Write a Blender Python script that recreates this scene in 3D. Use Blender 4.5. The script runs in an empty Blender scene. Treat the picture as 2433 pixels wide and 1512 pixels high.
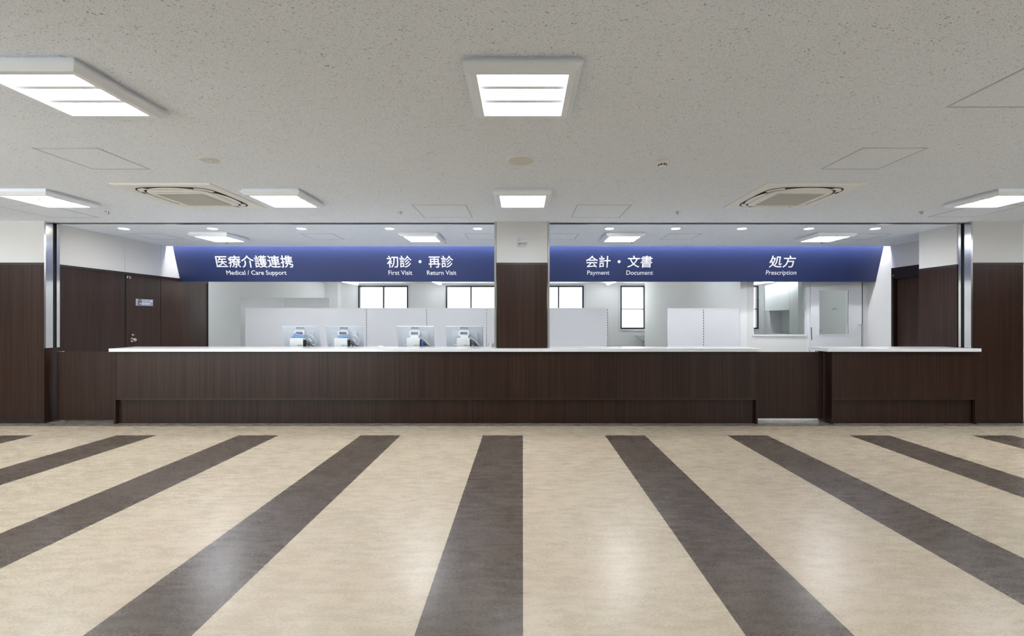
import bpy, bmesh, math, random
from mathutils import Vector, Matrix

# ------------------------------------------------------------------ camera, world, exposure
SC = bpy.context.scene
COL = SC.collection
F = 1081.0                      # focal length in pixels of the 2433 x 1512 frame
EYE = 1.40
cam_d = bpy.data.cameras.new("camera")
cam_d.sensor_fit = 'HORIZONTAL'
cam_d.sensor_width = 36.0
cam_d.lens = F / 2433.0 * 36.0
cam_d.shift_x = -25.5 / 2433.0
cam_d.shift_y = 1.0 / 2433.0
cam_d.clip_start = 0.05
cam = bpy.data.objects.new("camera", cam_d)
COL.objects.link(cam)
cam.location = (0, 0, EYE)
cam.rotation_euler = (math.pi / 2, 0, 0)
SC.camera = cam

DAY = 1.5                       # overcast daylight outside the windows
world = bpy.data.worlds.new("overcast_sky")
SC.world = world
world.use_nodes = True
bg = world.node_tree.nodes["Background"]
bg.inputs[1].default_value = DAY
_t = world.node_tree
_tc = _t.nodes.new('ShaderNodeTexCoord')
_sp = _t.nodes.new('ShaderNodeSeparateXYZ')
_rp = _t.nodes.new('ShaderNodeValToRGB')     # pale overcast sky; lower half brightened to throw light on the ceiling
_rp.color_ramp.elements[0].position = 0.47
_rp.color_ramp.elements[0].color = (2.3, 2.3, 2.3, 1)
_rp.color_ramp.elements[1].position = 0.53
_rp.color_ramp.elements[1].color = (0.88, 0.94, 1.0, 1)
_mr = _t.nodes.new('ShaderNodeMapRange')
_mr.inputs[1].default_value = -1.0
_t.links.new(_tc.outputs['Generated'], _sp.inputs[0])
_t.links.new(_sp.outputs[2], _mr.inputs[0])
_t.links.new(_mr.outputs[0], _rp.inputs[0])
_t.links.new(_rp.outputs[0], bg.inputs[0])

SC.view_settings.view_transform = 'Standard'
SC.view_settings.look = 'None'
SC.view_settings.gamma = 1.0
SC.view_settings.exposure = 1.15
SC.view_settings.use_curve_mapping = False

L_PANEL = 23.0                  # radiance of the square ceiling lights
L_DOWN = 32.0
L_COVE = 28.0
L_TUBE = 9.5

# ------------------------------------------------------------------ materials
def lin(c):
    c = c / 255.0
    return c / 12.92 if c <= 0.04045 else ((c + 0.055) / 1.055) ** 2.4

def rgb(r, g, b):
    return (lin(r), lin(g), lin(b), 1.0)

class NT:
    def __init__(self, name):
        self.m = bpy.data.materials.new(name)
        self.m.use_nodes = True
        self.t = self.m.node_tree
        self.b = self.t.nodes["Principled BSDF"]
        self.out = self.t.nodes["Material Output"]
    def n(self, typ, **kw):
        nd = self.t.nodes.new(typ)
        for k, v in kw.items():
            if k == 'ins':
                for kk, vv in v.items():
                    if hasattr(vv, 'is_output'):
                        self.t.links.new(vv, nd.inputs[kk])
                    else:
                        nd.inputs[kk].default_value = vv
            else:
                setattr(nd, k, v)
        return nd
    def math(self, op, a, b=0.0, c=0.0):
        return self.n('ShaderNodeMath', operation=op, ins={0: a, 1: b, 2: c}).outputs[0]
    def smooth(self, v, a, b):
        return self.n('ShaderNodeMapRange', interpolation_type='SMOOTHSTEP',
                      ins={0: v, 1: a, 2: b, 3: 0.0, 4: 1.0}).outputs[0]
    def mix(self, f, a, b):
        nd = self.t.nodes.new('ShaderNodeMix')
        nd.data_type = 'RGBA'
        for i, v in ((0, f), (6, a), (7, b)):
            if hasattr(v, 'is_output'):
                self.t.links.new(v, nd.inputs[i])
            else:
                nd.inputs[i].default_value = v
        return nd.outputs[2]
    def coord(self, scale=(1, 1, 1), rnd=False):
        tc = self.n('ShaderNodeTexCoord')
        v = tc.outputs['Object']
        if rnd:
            oi = self.n('ShaderNodeObjectInfo')
            r = self.n('ShaderNodeVectorMath', operation='SCALE', ins={0: (37.0, 53.0, 11.0)})
            self.t.links.new(oi.outputs['Random'], r.inputs['Scale'])
            v = self.n('ShaderNodeVectorMath', operation='ADD', ins={0: v, 1: r.outputs[0]}).outputs[0]
        return self.n('ShaderNodeVectorMath', operation='MULTIPLY', ins={0: v, 1: scale}).outputs[0]
    def noise(self, vec, scale, detail=3.0, rough=0.55):
        return self.n('ShaderNodeTexNoise', ins={'Vector': vec, 'Scale': scale, 'Detail': detail,
                                                 'Roughness': rough}).outputs['Fac']
    def set(self, **kw):
        for k, v in kw.items():
            k = k.replace('_', ' ')
            if hasattr(v, 'is_output'):
                self.t.links.new(v, self.b.inputs[k])
            else:
                self.b.inputs[k].default_value = v
        return self.m

def plain(name, col, rough=0.5, metal=0.0, spec=0.5, vary=0.03):
    t = NT(name)
    no = t.noise(t.coord((1, 1, 1), True), 6.0, 2.0)
    d = tuple(c * (1 - vary) for c in col[:3]) + (1,)
    u = tuple(min(1, c * (1 + vary)) for c in col[:3]) + (1,)
    t.set(Base_Color=t.mix(no, d, u), Roughness=rough, Metallic=metal)
    t.b.inputs['Specular IOR Level'].default_value = spec
    return t.m

def emit(name, strength, col=(0.89, 0.945, 1.0, 1)):
    t = NT(name)
    t.set(Base_Color=(0.8, 0.8, 0.8, 1), Emission_Color=col, Emission_Strength=strength, Roughness=0.5)
    return t.m

def wood_mat(name, dark, light, rough=0.36, spec=0.30):
    t = NT(name)
    v1 = t.coord((70, 70, 0.55), True)
    v2 = t.coord((260, 260, 1.6), True)
    v3 = t.coord((9, 9, 0.35), True)
    n1 = t.noise(v1, 1.0, 3.0, 0.6)
    n2 = t.noise(v2, 1.0, 2.0, 0.6)
    n3 = t.noise(v3, 1.0, 2.0, 0.5)
    s = t.math('ADD', t.math('MULTIPLY', n1, 0.5), t.math('MULTIPLY', n2, 0.3))
    s = t.math('ADD', s, t.math('MULTIPLY', n3, 0.2))
    f = t.smooth(s, 0.36, 0.64)
    t.set(Base_Color=t.mix(f, dark, light), Roughness=rough)
    t.b.inputs['Specular IOR Level'].default_value = spec
    bp = t.n('ShaderNodeBump', ins={'Height': n2, 'Strength': 0.04, 'Distance': 0.002})
    t.t.links.new(bp.outputs[0], t.b.inputs['Normal'])
    return t.m

def floor_mat():
    t = NT("marbled_linoleum_with_stripes")
    tc = t.n('ShaderNodeTexCoord').outputs['Object']
    sp = t.n('ShaderNodeSeparateXYZ', ins={0: tc})
    X, Y = sp.outputs[0], sp.outputs[1]
    ph = t.math('FRACT', t.math('ADD', t.math('DIVIDE', t.math('ADD', X, 0.478), 1.4615), 40.0))
    stripe = t.math('MULTIPLY', t.math('LESS_THAN', ph, 0.3280), t.math('MULTIPLY', t.math('LESS_THAN', Y, 5.444), t.math('GREATER_THAN', Y, 0.9)))  # stripes stop at the unseen near floor, leaving it paler to bounce light
    border = t.math('MULTIPLY', t.math('GREATER_THAN', Y, 5.915), t.math('LESS_THAN', Y, 6.26))
    office = t.math('GREATER_THAN', Y, 6.26)
    wob = t.n('ShaderNodeTexNoise', ins={'Vector': t.coord((3, 3, 1)), 'Scale': 1.0, 'Detail': 2.0}).outputs['Color']
    wob = t.n('ShaderNodeVectorMath', operation='SCALE', ins={0: wob, 'Scale': 0.10}).outputs[0]
    tw = t.n('ShaderNodeVectorMath', operation='ADD', ins={0: tc, 1: wob}).outputs[0]
    def sc(v):
        return t.n('ShaderNodeVectorMath', operation='MULTIPLY', ins={0: tw, 1: v}).outputs[0]
    streak = t.noise(sc((6, 20, 1)), 1.0, 6.0, 0.62)
    fine = t.noise(sc((55, 190, 1)), 1.0, 4.0, 0.65)
    blotch = t.noise(sc((1.3, 2.2, 1)), 1.0, 4.0, 0.55)
    vein = t.noise(sc((20, 46, 1)), 1.0, 5.0, 0.7)
    vv = t.math('ABSOLUTE', t.math('SUBTRACT', vein, 0.5))
    veins = t.math('SUBTRACT', 1.0, t.smooth(vv, 0.003, 0.022))
    gate = t.smooth(t.noise(sc((4, 7, 1)), 1.0, 3.0), 0.48, 0.70)
    veins = t.math('MULTIPLY', veins, gate)
    a = t.math('ADD', t.math('MULTIPLY', streak, 0.34), t.math('MULTIPLY', fine, 0.50))
    a = t.math('ADD', a, t.math('MULTIPLY', blotch, 0.20))
    f = t.smooth(a, 0.26, 0.78)
    tint = t.noise(sc((0.8, 1.1, 1)), 1.0, 2.0)
    beige = t.mix(f, rgb(180, 165, 142), rgb(210, 196, 173))
    beige = t.mix(t.math('MULTIPLY', t.smooth(tint, 0.42, 0.68), 0.35), beige, rgb(194, 172, 148))
    beige = t.mix(t.math('MULTIPLY', veins, 0.30), beige, rgb(218, 208, 190))
    dark = t.mix(f, rgb(74, 64, 55), rgb(108, 96, 86))
    dark = t.mix(t.math('MULTIPLY', veins, 0.50), dark, rgb(146, 136, 128))
    bord = t.mix(f, rgb(112, 103, 93), rgb(142, 132, 120))
    off = t.mix(f, rgb(176, 174, 170), rgb(198, 197, 194))
    c = t.mix(stripe, beige, dark)
    c = t.mix(border, c, bord)
    c = t.mix(office, c, off)
    rgh = t.n('ShaderNodeMapRange', ins={0: a, 1: 0.3, 2: 0.8, 3: 0.24, 4: 0.32}).outputs[0]
    t.set(Base_Color=c, Roughness=rgh)
    t.b.inputs['Specular IOR Level'].default_value = 0.36
    bp = t.n('ShaderNodeBump', ins={'Height': streak, 'Strength': 0.03, 'Distance': 0.002})
    t.t.links.new(bp.outputs[0], t.b.inputs['Normal'])
    return t.m

def ceiling_mat():
    t = NT("fissured_acoustic_board")
    w = t.noise(t.coord((16, 9, 1)), 1.0, 2.0)
    base = t.coord((1, 1, 1))
    wv = t.n('ShaderNodeCombineXYZ', ins={0: 0.0, 1: t.math('MULTIPLY', w, 0.07), 2: 0.0}).outputs[0]
    bv = t.n('ShaderNodeVectorMath', operation='ADD', ins={0: base, 1: wv}).outputs[0]
    v1 = t.n('ShaderNodeVectorMath', operation='MULTIPLY', ins={0: bv, 1: (62, 190, 1)}).outputs[0]
    v2 = t.n('ShaderNodeVectorMath', operation='MULTIPLY', ins={0: bv, 1: (170, 290, 1)}).outputs[0]
    v3 = t.n('ShaderNodeVectorMath', operation='MULTIPLY', ins={0: bv, 1: (14, 30, 1)}).outputs[0]
    n1 = t.noise(v1, 1.0, 1.5, 0.5)
    n2 = t.noise(v2, 1.0, 1.0, 0.5)
    n3 = t.noise(v3, 1.0, 2.0, 0.5)
    fis = t.smooth(t.math('ADD', n1, t.math('MULTIPLY', t.math('SUBTRACT', n3, 0.5), 0.22)), 0.66, 0.73)
    pin = t.math('MULTIPLY', t.smooth(n2, 0.57, 0.70), 0.5)
    d = t.math('MAXIMUM', fis, pin)
    c = t.mix(d, rgb(237, 243, 252), rgb(146, 148, 151))
    t.set(Base_Color=c, Roughness=0.9)
    t.b.inputs['Specular IOR Level'].default_value = 0.2
    bp = t.n('ShaderNodeBump', ins={'Height': n2, 'Strength': 0.12, 'Distance': 0.003})
    t.t.links.new(bp.outputs[0], t.b.inputs['Normal'])
    return t.m

def glass_mat(name, tint=(0.97, 0.99, 0.98, 1)):
    t = NT(name)
    tr = t.n('ShaderNodeBsdfTransparent', ins={0: tint})
    gl = t.n('ShaderNodeBsdfGlossy', ins={0: (1, 1, 1, 1), 'Roughness': 0.03})
    fr = t.n('ShaderNodeFresnel', ins={0: 1.45})
    mx = t.n('ShaderNodeMixShader', ins={0: fr.outputs[0], 1: tr.outputs[0], 2: gl.outputs[0]})
    t.t.links.new(mx.outputs[0], t.out.inputs[0])
    return t.m

def slot_mat():
    t = NT("slotted_white_steel")
    sp = t.n('ShaderNodeSeparateXYZ', ins={0: t.n('ShaderNodeTexCoord').outputs['Object']})
    fz = t.math('FRACT', t.math('DIVIDE', sp.outputs[2], 0.05))
    c = t.mix(t.math('LESS_THAN', fz, 0.52), rgb(222, 223, 226), rgb(62, 64, 68))
    t.set(Base_Color=c, Roughness=0.45)
    return t.m

def grille_mat(name, a, b):
    t = NT(name)
    sp = t.n('ShaderNodeSeparateXYZ', ins={0: t.n('ShaderNodeTexCoord').outputs['Object']})
    fx = t.math('FRACT', t.math('DIVIDE', sp.outputs[0], 0.014))
    fy = t.math('FRACT', t.math('DIVIDE', sp.outputs[1], 0.014))
    m = t.math('MULTIPLY', t.math('GREATER_THAN', fx, 0.3), t.math('GREATER_THAN', fy, 0.3))
    t.set(Base_Color=t.mix(m, a, b), Roughness=0.6)
    return t.m

M = {}
M['floor'] = floor_mat()
M['ceil'] = ceiling_mat()
M['wood'] = wood_mat("dark_walnut_laminate", rgb(33, 19, 13), rgb(58, 38, 29))
M['woodtrim'] = plain("dark_walnut_trim", rgb(34, 25, 22), 0.4)
M['dark'] = plain("shadow_gap_black", rgb(20, 17, 16), 0.7)
M['doorwood'] = wood_mat("brown_walnut_door_laminate", rgb(40, 26, 20), rgb(62, 43, 35), 0.4)
M['white'] = plain("white_wall_board", rgb(222, 221, 219), 0.7, vary=0.01)
M['dimwhite'] = plain("white_wall_board_dimmed", rgb(206, 205, 204), 0.7, vary=0.01)  # same white board, darkened to offset the strong light on it
M['woffice'] = plain("office_white_wallpaper", rgb(238, 238, 237), 0.75, vary=0.01)
M['wcool'] = plain("white_powder_coat", rgb(226, 227, 230), 0.4, vary=0.01)
M['screen'] = plain("white_screen_panel", rgb(226, 226, 229), 0.5, vary=0.01)
M['greyscreen'] = plain("grey_screen_fabric", rgb(218, 219, 218), 0.8)
M['top'] = plain("white_solid_surface", rgb(236, 236, 238), 0.14, vary=0.01)
M['steel'] = plain("polished_stainless", rgb(212, 212, 210), 0.2, 1.0)
M['chrome'] = plain("satin_chrome", rgb(200, 198, 192), 0.22, 1.0)
M['lampw'] = plain("white_lamp_housing", rgb(238, 243, 250), 0.35, vary=0.01)
M['lampr'] = plain("white_lamp_reflector", rgb(238, 239, 241), 0.4, vary=0.01)
M['acw'] = plain("cream_white_plastic", rgb(240, 239, 236), 0.4, vary=0.01)
M['acgrille'] = grille_mat("warm_grey_intake_grille", rgb(206, 204, 198), rgb(168, 165, 158))
M['plastic'] = plain("ivory_plastic", rgb(212, 209, 196), 0.5)
M['spk'] = plain("ivory_perforated_steel", rgb(216, 216, 212), 0.6)
M['hatchf'] = plain("aluminium_hatch_frame", rgb(196, 197, 200), 0.5)
M['alublack'] = plain("dark_bronze_aluminium", rgb(44, 47, 56), 0.4)
M['glass'] = glass_mat("clear_window_glass")
M['panel'] = emit("lit_lamp_cover", L_PANEL)
M['down'] = emit("lit_downlight_lens", L_DOWN, (1, 0.93, 0.82, 1))
M['cove'] = emit("lit_cove_strip", L_COVE, (0.95, 0.97, 1, 1))
M['tube'] = emit("lit_tube_cover", L_TUBE)
M['led'] = plain("clear_led_lens", rgb(245, 245, 238), 0.1)
M['blue'] = plain("navy_blue_sign_film", rgb(36, 49, 94), 0.5, vary=0.02)
M['letter'] = plain("white_letter_film", rgb(236, 238, 244), 0.5, vary=0.0)
M['ink'] = plain("dark_grey_ink", rgb(70, 72, 76), 0.5)
M['casing'] = plain("pale_grey_blue_casing", rgb(202, 208, 216), 0.35)
M['casing2'] = plain("pale_grey_casing_boss", rgb(208, 213, 220), 0.35)
M['pcw'] = plain("white_plastic_box", rgb(236, 238, 238), 0.4)
M['bluec'] = plain("light_blue_cable", rgb(120, 164, 206), 0.5)
M['blued'] = plain("strong_blue_plug", rgb(40, 92, 176), 0.5)
M['whitec'] = plain("white_cable_sheath", rgb(222, 224, 228), 0.5)
M['blackc'] = plain("black_cable_sheath", rgb(28, 29, 32), 0.5)
M['port'] = plain("grey_pink_mount", rgb(150, 150, 166), 0.5)
M['ceramic'] = plain("white_ceramic", rgb(236, 238, 240), 0.12)
M['plate'] = plain("pale_lilac_plate", rgb(152, 156, 178), 0.4)
M['platew'] = plain("silver_plate_end", rgb(176, 174, 182), 0.4)
M['plated'] = plain("maroon_plate_field", rgb(62, 38, 44), 0.4)
M['slots'] = slot_mat()
M['teal'] = plain("teal_sticker", rgb(90, 170, 160), 0.5)
M['film'] = plain("clear_wrap_film", rgb(214, 218, 220), 0.2)
M['basew'] = plain("grey_vinyl_skirting", rgb(170, 168, 164), 0.6)
M['ledge'] = plain("pale_grey_desk_laminate", rgb(206, 206, 206), 0.5)

# ------------------------------------------------------------------ mesh builder
class MB:
    def __init__(self):
        self.v, self.f = [], []
    def add(self, vs, fs):
        o = len(self.v)
        self.v += [tuple(p) for p in vs]
        self.f += [tuple(i + o for i in f) for f in fs]
        return self
    def box(self, x0, x1, y0, y1, z0, z1):
        return self.add([(x0, y0, z0), (x1, y0, z0), (x1, y1, z0), (x0, y1, z0),
                         (x0, y0, z1), (x1, y0, z1), (x1, y1, z1), (x0, y1, z1)],
                        [(0, 3, 2, 1), (4, 5, 6, 7), (0, 1, 5, 4), (1, 2, 6, 5), (2, 3, 7, 6), (3, 0, 4, 7)])
    def prism(self, pts, d):
        n = len(pts)
        a = [Vector(p) for p in pts]
        d = Vector(d)
        b = [p + d for p in a]
        fs = [tuple(range(n - 1, -1, -1)), tuple(range(n, 2 * n))]
        fs += [(i, (i + 1) % n, n + (i + 1) % n, n + i) for i in range(n)]
        return self.add(a + b, fs)
    def ring(self, outer, inner, d):
        n = len(outer)
        d = Vector(d)
        o = [Vector(p) for p in outer]
        i_ = [Vector(p) for p in inner]
        vs = o + i_ + [p + d for p in o] + [p + d for p in i_]
        fs = []
        for k in range(n):
            j = (k + 1) % n
            fs += [(k, j, n + j, n + k), (2 * n + k, 3 * n + k, 3 * n + j, 2 * n + j),
                   (k, 2 * n + k, 2 * n + j, j), (n + k, n + j, 3 * n + j, 3 * n + k)]
        return self.add(vs, fs)
    def loft(self, loops, cap=True):
        n = len(loops[0])
        vs = [p for l in loops for p in l]
        fs = []
        for a in range(len(loops) - 1):
            for k in range(n):
                j = (k + 1) % n
                fs.append((a * n + k, a * n + j, (a + 1) * n + j, (a + 1) * n + k))
        if cap:
            fs.append(tuple(range(n - 1, -1, -1)))
            fs.append(tuple(range((len(loops) - 1) * n, len(loops) * n)))
        return self.add(vs, fs)
    def lathe(self, prof, c, axis='z', n=32):
        loops = []
        for r, h in prof:
            l = []
            for k in range(n):
                a = 2 * math.pi * k / n
                p = (r * math.cos(a), r * math.sin(a), h)
                if axis == 'y':
                    p = (p[0], h, p[1])
                elif axis == 'x':
                    p = (h, p[0], p[1])
                l.append((c[0] + p[0], c[1] + p[1], c[2] + p[2]))
            loops.append(l)
        return self.loft(loops)
    def tube(self, path, r, n=8):
        P = [Vector(p) for p in path]
        loops = []
        for i, p in enumerate(P):
            t = (P[min(i + 1, len(P) - 1)] - P[max(i - 1, 0)]).normalized()
            u = t.cross(Vector((0.13, 0.31, 0.94)))
            if u.length < 1e-4:
                u = t.cross(Vector((1, 0, 0)))
            u.normalize()
            w = t.cross(u)
            loops.append([p + r * (math.cos(2 * math.pi * k / n) * u + math.sin(2 * math.pi * k / n) * w) for k in range(n)])
        return self.loft(loops)
    def mesh(self, name, origin=(0, 0, 0), smooth=False):
        me = bpy.data.meshes.new(name)
        o = Vector(origin)
        me.from_pydata([tuple(Vector(p) - o) for p in self.v], [], self.f)
        bm = bmesh.new()
        bm.from_mesh(me)
        bmesh.ops.recalc_face_normals(bm, faces=bm.faces)
        bm.to_mesh(me)
        bm.free()
        if smooth:
            for p in me.polygons:
                p.use_smooth = True
            me.set_sharp_from_angle(angle=math.radians(35))
        return me

def B(*a):
    return MB().box(*a)

def root_of(o):
    while o.parent:
        o = o.parent
    return o

def part(name, mb, mat, parent, label=None, smooth=False, bevel=0.0):
    o = bpy.data.objects.new(name, mb.mesh(name, root_of(parent).location, smooth))
    COL.objects.link(o)
    o.parent = parent
    o.data.materials.append(M[mat])
    if label:
        o["label"] = label
    if bevel:
        b = o.modifiers.new("bevel", 'BEVEL')
        b.width = bevel
        b.segments = 2
        b.limit_method = 'ANGLE'
    return o

def tag(o, label, cat=None, group=None, kind=None):
    o["label"] = label
    if cat:
        o["category"] = cat
    if group:
        o["group"] = group
    if kind:
        o["kind"] = kind
    return o

def thing(name, label, cat, loc=(0, 0, 0), group=None, kind=None):
    o = bpy.data.objects.new(name, None)
    o.empty_display_size = 0.1
    COL.objects.link(o)
    o.location = loc
    return tag(o, label, cat, group, kind)

def single(name, mb, mat, label, cat, group=None, kind=None, smooth=False, bevel=0.0):
    xs = [p[0] for p in mb.v]; ys = [p[1] for p in mb.v]; zs = [p[2] for p in mb.v]
    org = ((min(xs) + max(xs)) / 2, (min(ys) + max(ys)) / 2, min(zs))
    if kind == 'structure':
        org = (0, 0, 0)
    o = bpy.data.objects.new(name, mb.mesh(name, org, smooth))
    COL.objects.link(o)
    o.location = org
    o.data.materials.append(M[mat])
    if bevel:
        b = o.modifiers.new("bevel", 'BEVEL')
        b.width = bevel
        b.segments = 2
        b.limit_method = 'ANGLE'
    return tag(o, label, cat, group, kind)

def dup(o, loc, label, group=None):
    r = o.copy()
    COL.objects.link(r)
    r.location = loc
    r["label"] = label
    if group:
        r["group"] = group
    for ch in list(o.children):
        c = ch.copy()
        COL.objects.link(c)
        c.parent = r
        for g in list(ch.children):
            d = g.copy()
            COL.objects.link(d)
            d.parent = c
    return r

def rrect(cx, cy, hx, hy, r, z, n=6):
    pts = []
    for sx, sy, a0 in ((1, 1, 0), (-1, 1, 90), (-1, -1, 180), (1, -1, 270)):
        for k in range(n + 1):
            a = math.radians(a0 + 90 * k / n)
            pts.append((cx + sx * (hx - r) + r * math.cos(a), cy + sy * (hy - r) + r * math.sin(a), z))
    return pts

def sq(h, z, cx=0, cy=0):
    return [(cx - h, cy - h, z), (cx + h, cy - h, z), (cx + h, cy + h, z), (cx - h, cy + h, z)]

# lettering: text fitted to a box lying in a plane (o = lower left corner)
def lettering(name, body, o, u, v, w, h, mat, parent, bold=0.0, thick=0.003, label=None):
    c = bpy.data.curves.new("lettering", 'FONT')
    c.body = body
    c.resolution_u = 4
    t = bpy.data.objects.new("lettering", c)
    COL.objects.link(t)
    dg = bpy.context.evaluated_depsgraph_get()
    dg.update()
    me = bpy.data.meshes.new_from_object(t.evaluated_get(dg))
    COL.objects.unlink(t)
    bpy.data.objects.remove(t)
    bpy.data.curves.remove(c)
    xs = [p.co.x for p in me.vertices]; ys = [p.co.y for p in me.vertices]
    x0, x1, y0, y1 = min(xs), max(xs), min(ys), max(ys)
    bm = bmesh.new()
    d = bold * 0.9          # heavier strokes: the same outlines laid side by side
    for k, (ddx, ddy) in enumerate(((0, 0), (d, 0), (-d, 0), (0, d), (0, -d)) if bold else ((0, 0),)):
        n0 = len(bm.verts)
        bm.from_mesh(me)
        bm.verts.ensure_lookup_table()
        for p in bm.verts[n0:]:
            p.co.x += ddx
            p.co.y += ddy
            p.co.z = 0.02 * k
    x0, x1, y0, y1 = x0 - d, x1 + d, y0 - d, y1 + d
    ex = bmesh.ops.extrude_face_region(bm, geom=bm.faces[:])
    for e in ex['geom']:
        if isinstance(e, bmesh.types.BMVert):
            e.co.z += 1.0
    u, v, o = Vector(u).normalized(), Vector(v).normalized(), Vector(o)
    n = u.cross(v)
    org = root_of(parent).location
    for p in bm.verts:
        a = (p.co.x - x0) / (x1 - x0) * w
        b = (p.co.y - y0) / (y1 - y0) * h
        p.co = o + u * a + v * b + n * (0.0006 + thick * p.co.z) - org
    bmesh.ops.recalc_face_normals(bm, faces=bm.faces)
    bm.to_mesh(me)
    bm.free()
    me.name = name
    for p in me.polygons:
        p.use_smooth = False
    ob = bpy.data.objects.new(name, me)
    COL.objects.link(ob)
    ob.parent = parent
    me.materials.clear()
    me.materials.append(M[mat])
    if label:
        ob["label"] = label
    return ob

# ------------------------------------------------------------------ the setting
ZC = 2.70                 # ceiling of the hall and of the counter zone
ZO = 2.64                 # ceiling of the office behind
YW = 6.08                 # plane of the opening
WAIN = 2.146              # top of the wooden wainscot
S = 'structure'

single("floor", B(-13.2, 9.2, -1.4, 16.6, -0.1, 0.0), 'floor',
       "pale beige marbled floor with broad dark grey stripes running towards the counter", None, kind=S)

c = B(-13.2, 9.2, -1.4, 6.162, ZC, 3.0)
single("ceiling", c, 'ceil', "fissured white acoustic ceiling of the waiting hall", None, kind=S)
c = B(-7.2, 9.2, 6.255, 8.17, ZC, 3.0)
single("ceiling_counter", c, 'ceil', "white ceiling above the staff side of the counter", None, kind=S)
c = MB().box(-7.2, 9.2, 8.375, 16.6, ZO, 3.0)
single("ceiling_office", c, 'woffice', "white ceiling of the office in the background", None, kind=S)
c = MB().box(-13.2, 9.2, -1.4, 16.6, 3.0, 3.1)  # unseen slab added so no sky light leaks in from above
single("ceiling_slab", c, 'white', "unseen roof slab added above the ceilings to keep out daylight", None, kind=S)
c = MB().box(-6.40, 6.60, 6.150, 6.162, 2.692, 2.80).box(-6.40, 6.60, 6.225, 6.267, 2.694, 2.80)
single("trim_1", c, 'steel', "thin metal edges of the shutter slot along the ceiling", None, kind=S)
c = MB().box(-6.40, 6.60, 6.163, 6.254, 2.74, 2.78)
single("trim_2", c, 'dark', "dark inside of the shutter slot along the ceiling", None, kind=S)

def wainscot(name, x0, x1, label):
    """end wall facing the hall: wood below, white board above"""
    r = thing(name, label, None, ((x0 + x1) / 2, YW, 0), kind=S)
    part("upper_board", B(x0, x1, YW, YW + 0.18, WAIN, ZC + 0.05), 'dimwhite', r)
    part("wood_panel", B(x0, x1, YW - 0.004, YW + 0.105, 0.055, WAIN - 0.03), 'wood', r)
    part("core", B(x0, x1, YW + 0.105, YW + 0.18, 0.0, WAIN), 'woodtrim', r)
    part("cap_strip", B(x0, x1, YW - 0.007, YW + 0.105, WAIN - 0.03, WAIN), 'woodtrim', r)
    part("skirting", B(x0, x1, YW - 0.006, YW + 0.105, 0, 0.055), 'woodtrim', r)
    return r

wainscot("wall_front_left", -13.2, -6.390, "left end wall beside the opening, dark wood below and white above")
wainscot("wall_front_right", 6.010, 6.685, "right end wall beside the opening, dark wood below and white above")
single("wall_front_far_right", B(6.685, 9.2, YW + 0.10, YW + 0.18, 0, ZC + 0.05), 'white',
       "white wall set back beyond the right end wall", None, kind=S)

r = thing("pillar", "square pillar standing behind the counter, dark wood below, white above with a socket",
          "pillar", (-0.01, YW + 0.3, 0), kind=S)
part("upper_board", B(-0.352, 0.332, YW + 0.01, YW + 0.55, WAIN, ZC), 'dimwhite', r)
part("wood_panel", B(-0.347, 0.327, YW + 0.008, YW + 0.548, 0.0, WAIN - 0.03), 'wood', r)
part("cap_strip", B(-0.350, 0.330, YW + 0.005, YW + 0.549, WAIN - 0.03, WAIN), 'woodtrim', r)

def rail(label, x, sgn, y0=YW, zb=1.004):
    """stainless shutter guide: two flanges with a slot between; sgn = side it opens to"""
    r = thing("shutter_rail", label, "rail", (x, y0 + 0.09, zb), "stainless shutter guide rails")
    a, b = sorted((x, x - sgn * 0.024))
    part("front_flange", B(a, b, y0 - 0.006, 6.166, zb, ZC - 0.002), 'steel', r)
    part("rear_flange", B(a, b, 6.215, 6.257, zb, ZC - 0.002), 'steel', r)
    a, b = sorted((x - sgn * 0.020, x - sgn * 0.024))
    part("slot_back", B(a, b, 6.166, 6.215, zb, ZC - 0.002), 'dark', r)
    return r

rail("tall mirror-bright steel shutter rail at the left end of the opening", -6.366, 1)
rail("tall mirror-bright steel shutter rail at the right end of the opening", 5.985, -1)
rail("narrow steel shutter rail on the left edge of the central pillar", -0.3805, -1, YW + 0.015)
rail("narrow steel shutter rail on the right edge of the central pillar", 0.3605, 1, YW + 0.015)

# left wall of the counter zone: white boards above, wood below, pipe-shaft door
r = thing("wall_left", "left wall behind the counter, white boards above dark wood panels", None, (-6.4, 7.7, 0), kind=S)
part("core", B(-6.95, -6.412, 6.262, 9.24, 0, 3.0), 'woodtrim', r)
for y0, y1 in ((6.262, 7.318), (7.322, 8.036), (8.040, 9.24)):
    part("upper_board", B(-6.412, -6.40, y0, y1, WAIN, 3.0), 'white', r)
for y0, y1 in ((6.262, 7.305), (8.052, 8.415), (8.417, 9.222)):
    part("wood_panel", B(-6.412, -6.398, y0, y1, 0.06, WAIN - 0.035), 'wood', r)
part("cap_strip", B(-6.412, -6.390, 6.262, 9.24, WAIN - 0.035, WAIN), 'woodtrim', r)
part("end_strip", B(-6.95, -6.388, 9.225, 9.25, 0, WAIN), 'woodtrim', r)
part("end_strip", B(-6.95, -6.40, 9.225, 9.25, WAIN, 3.0), 'white', r, label="white end of the upper boards")

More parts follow.
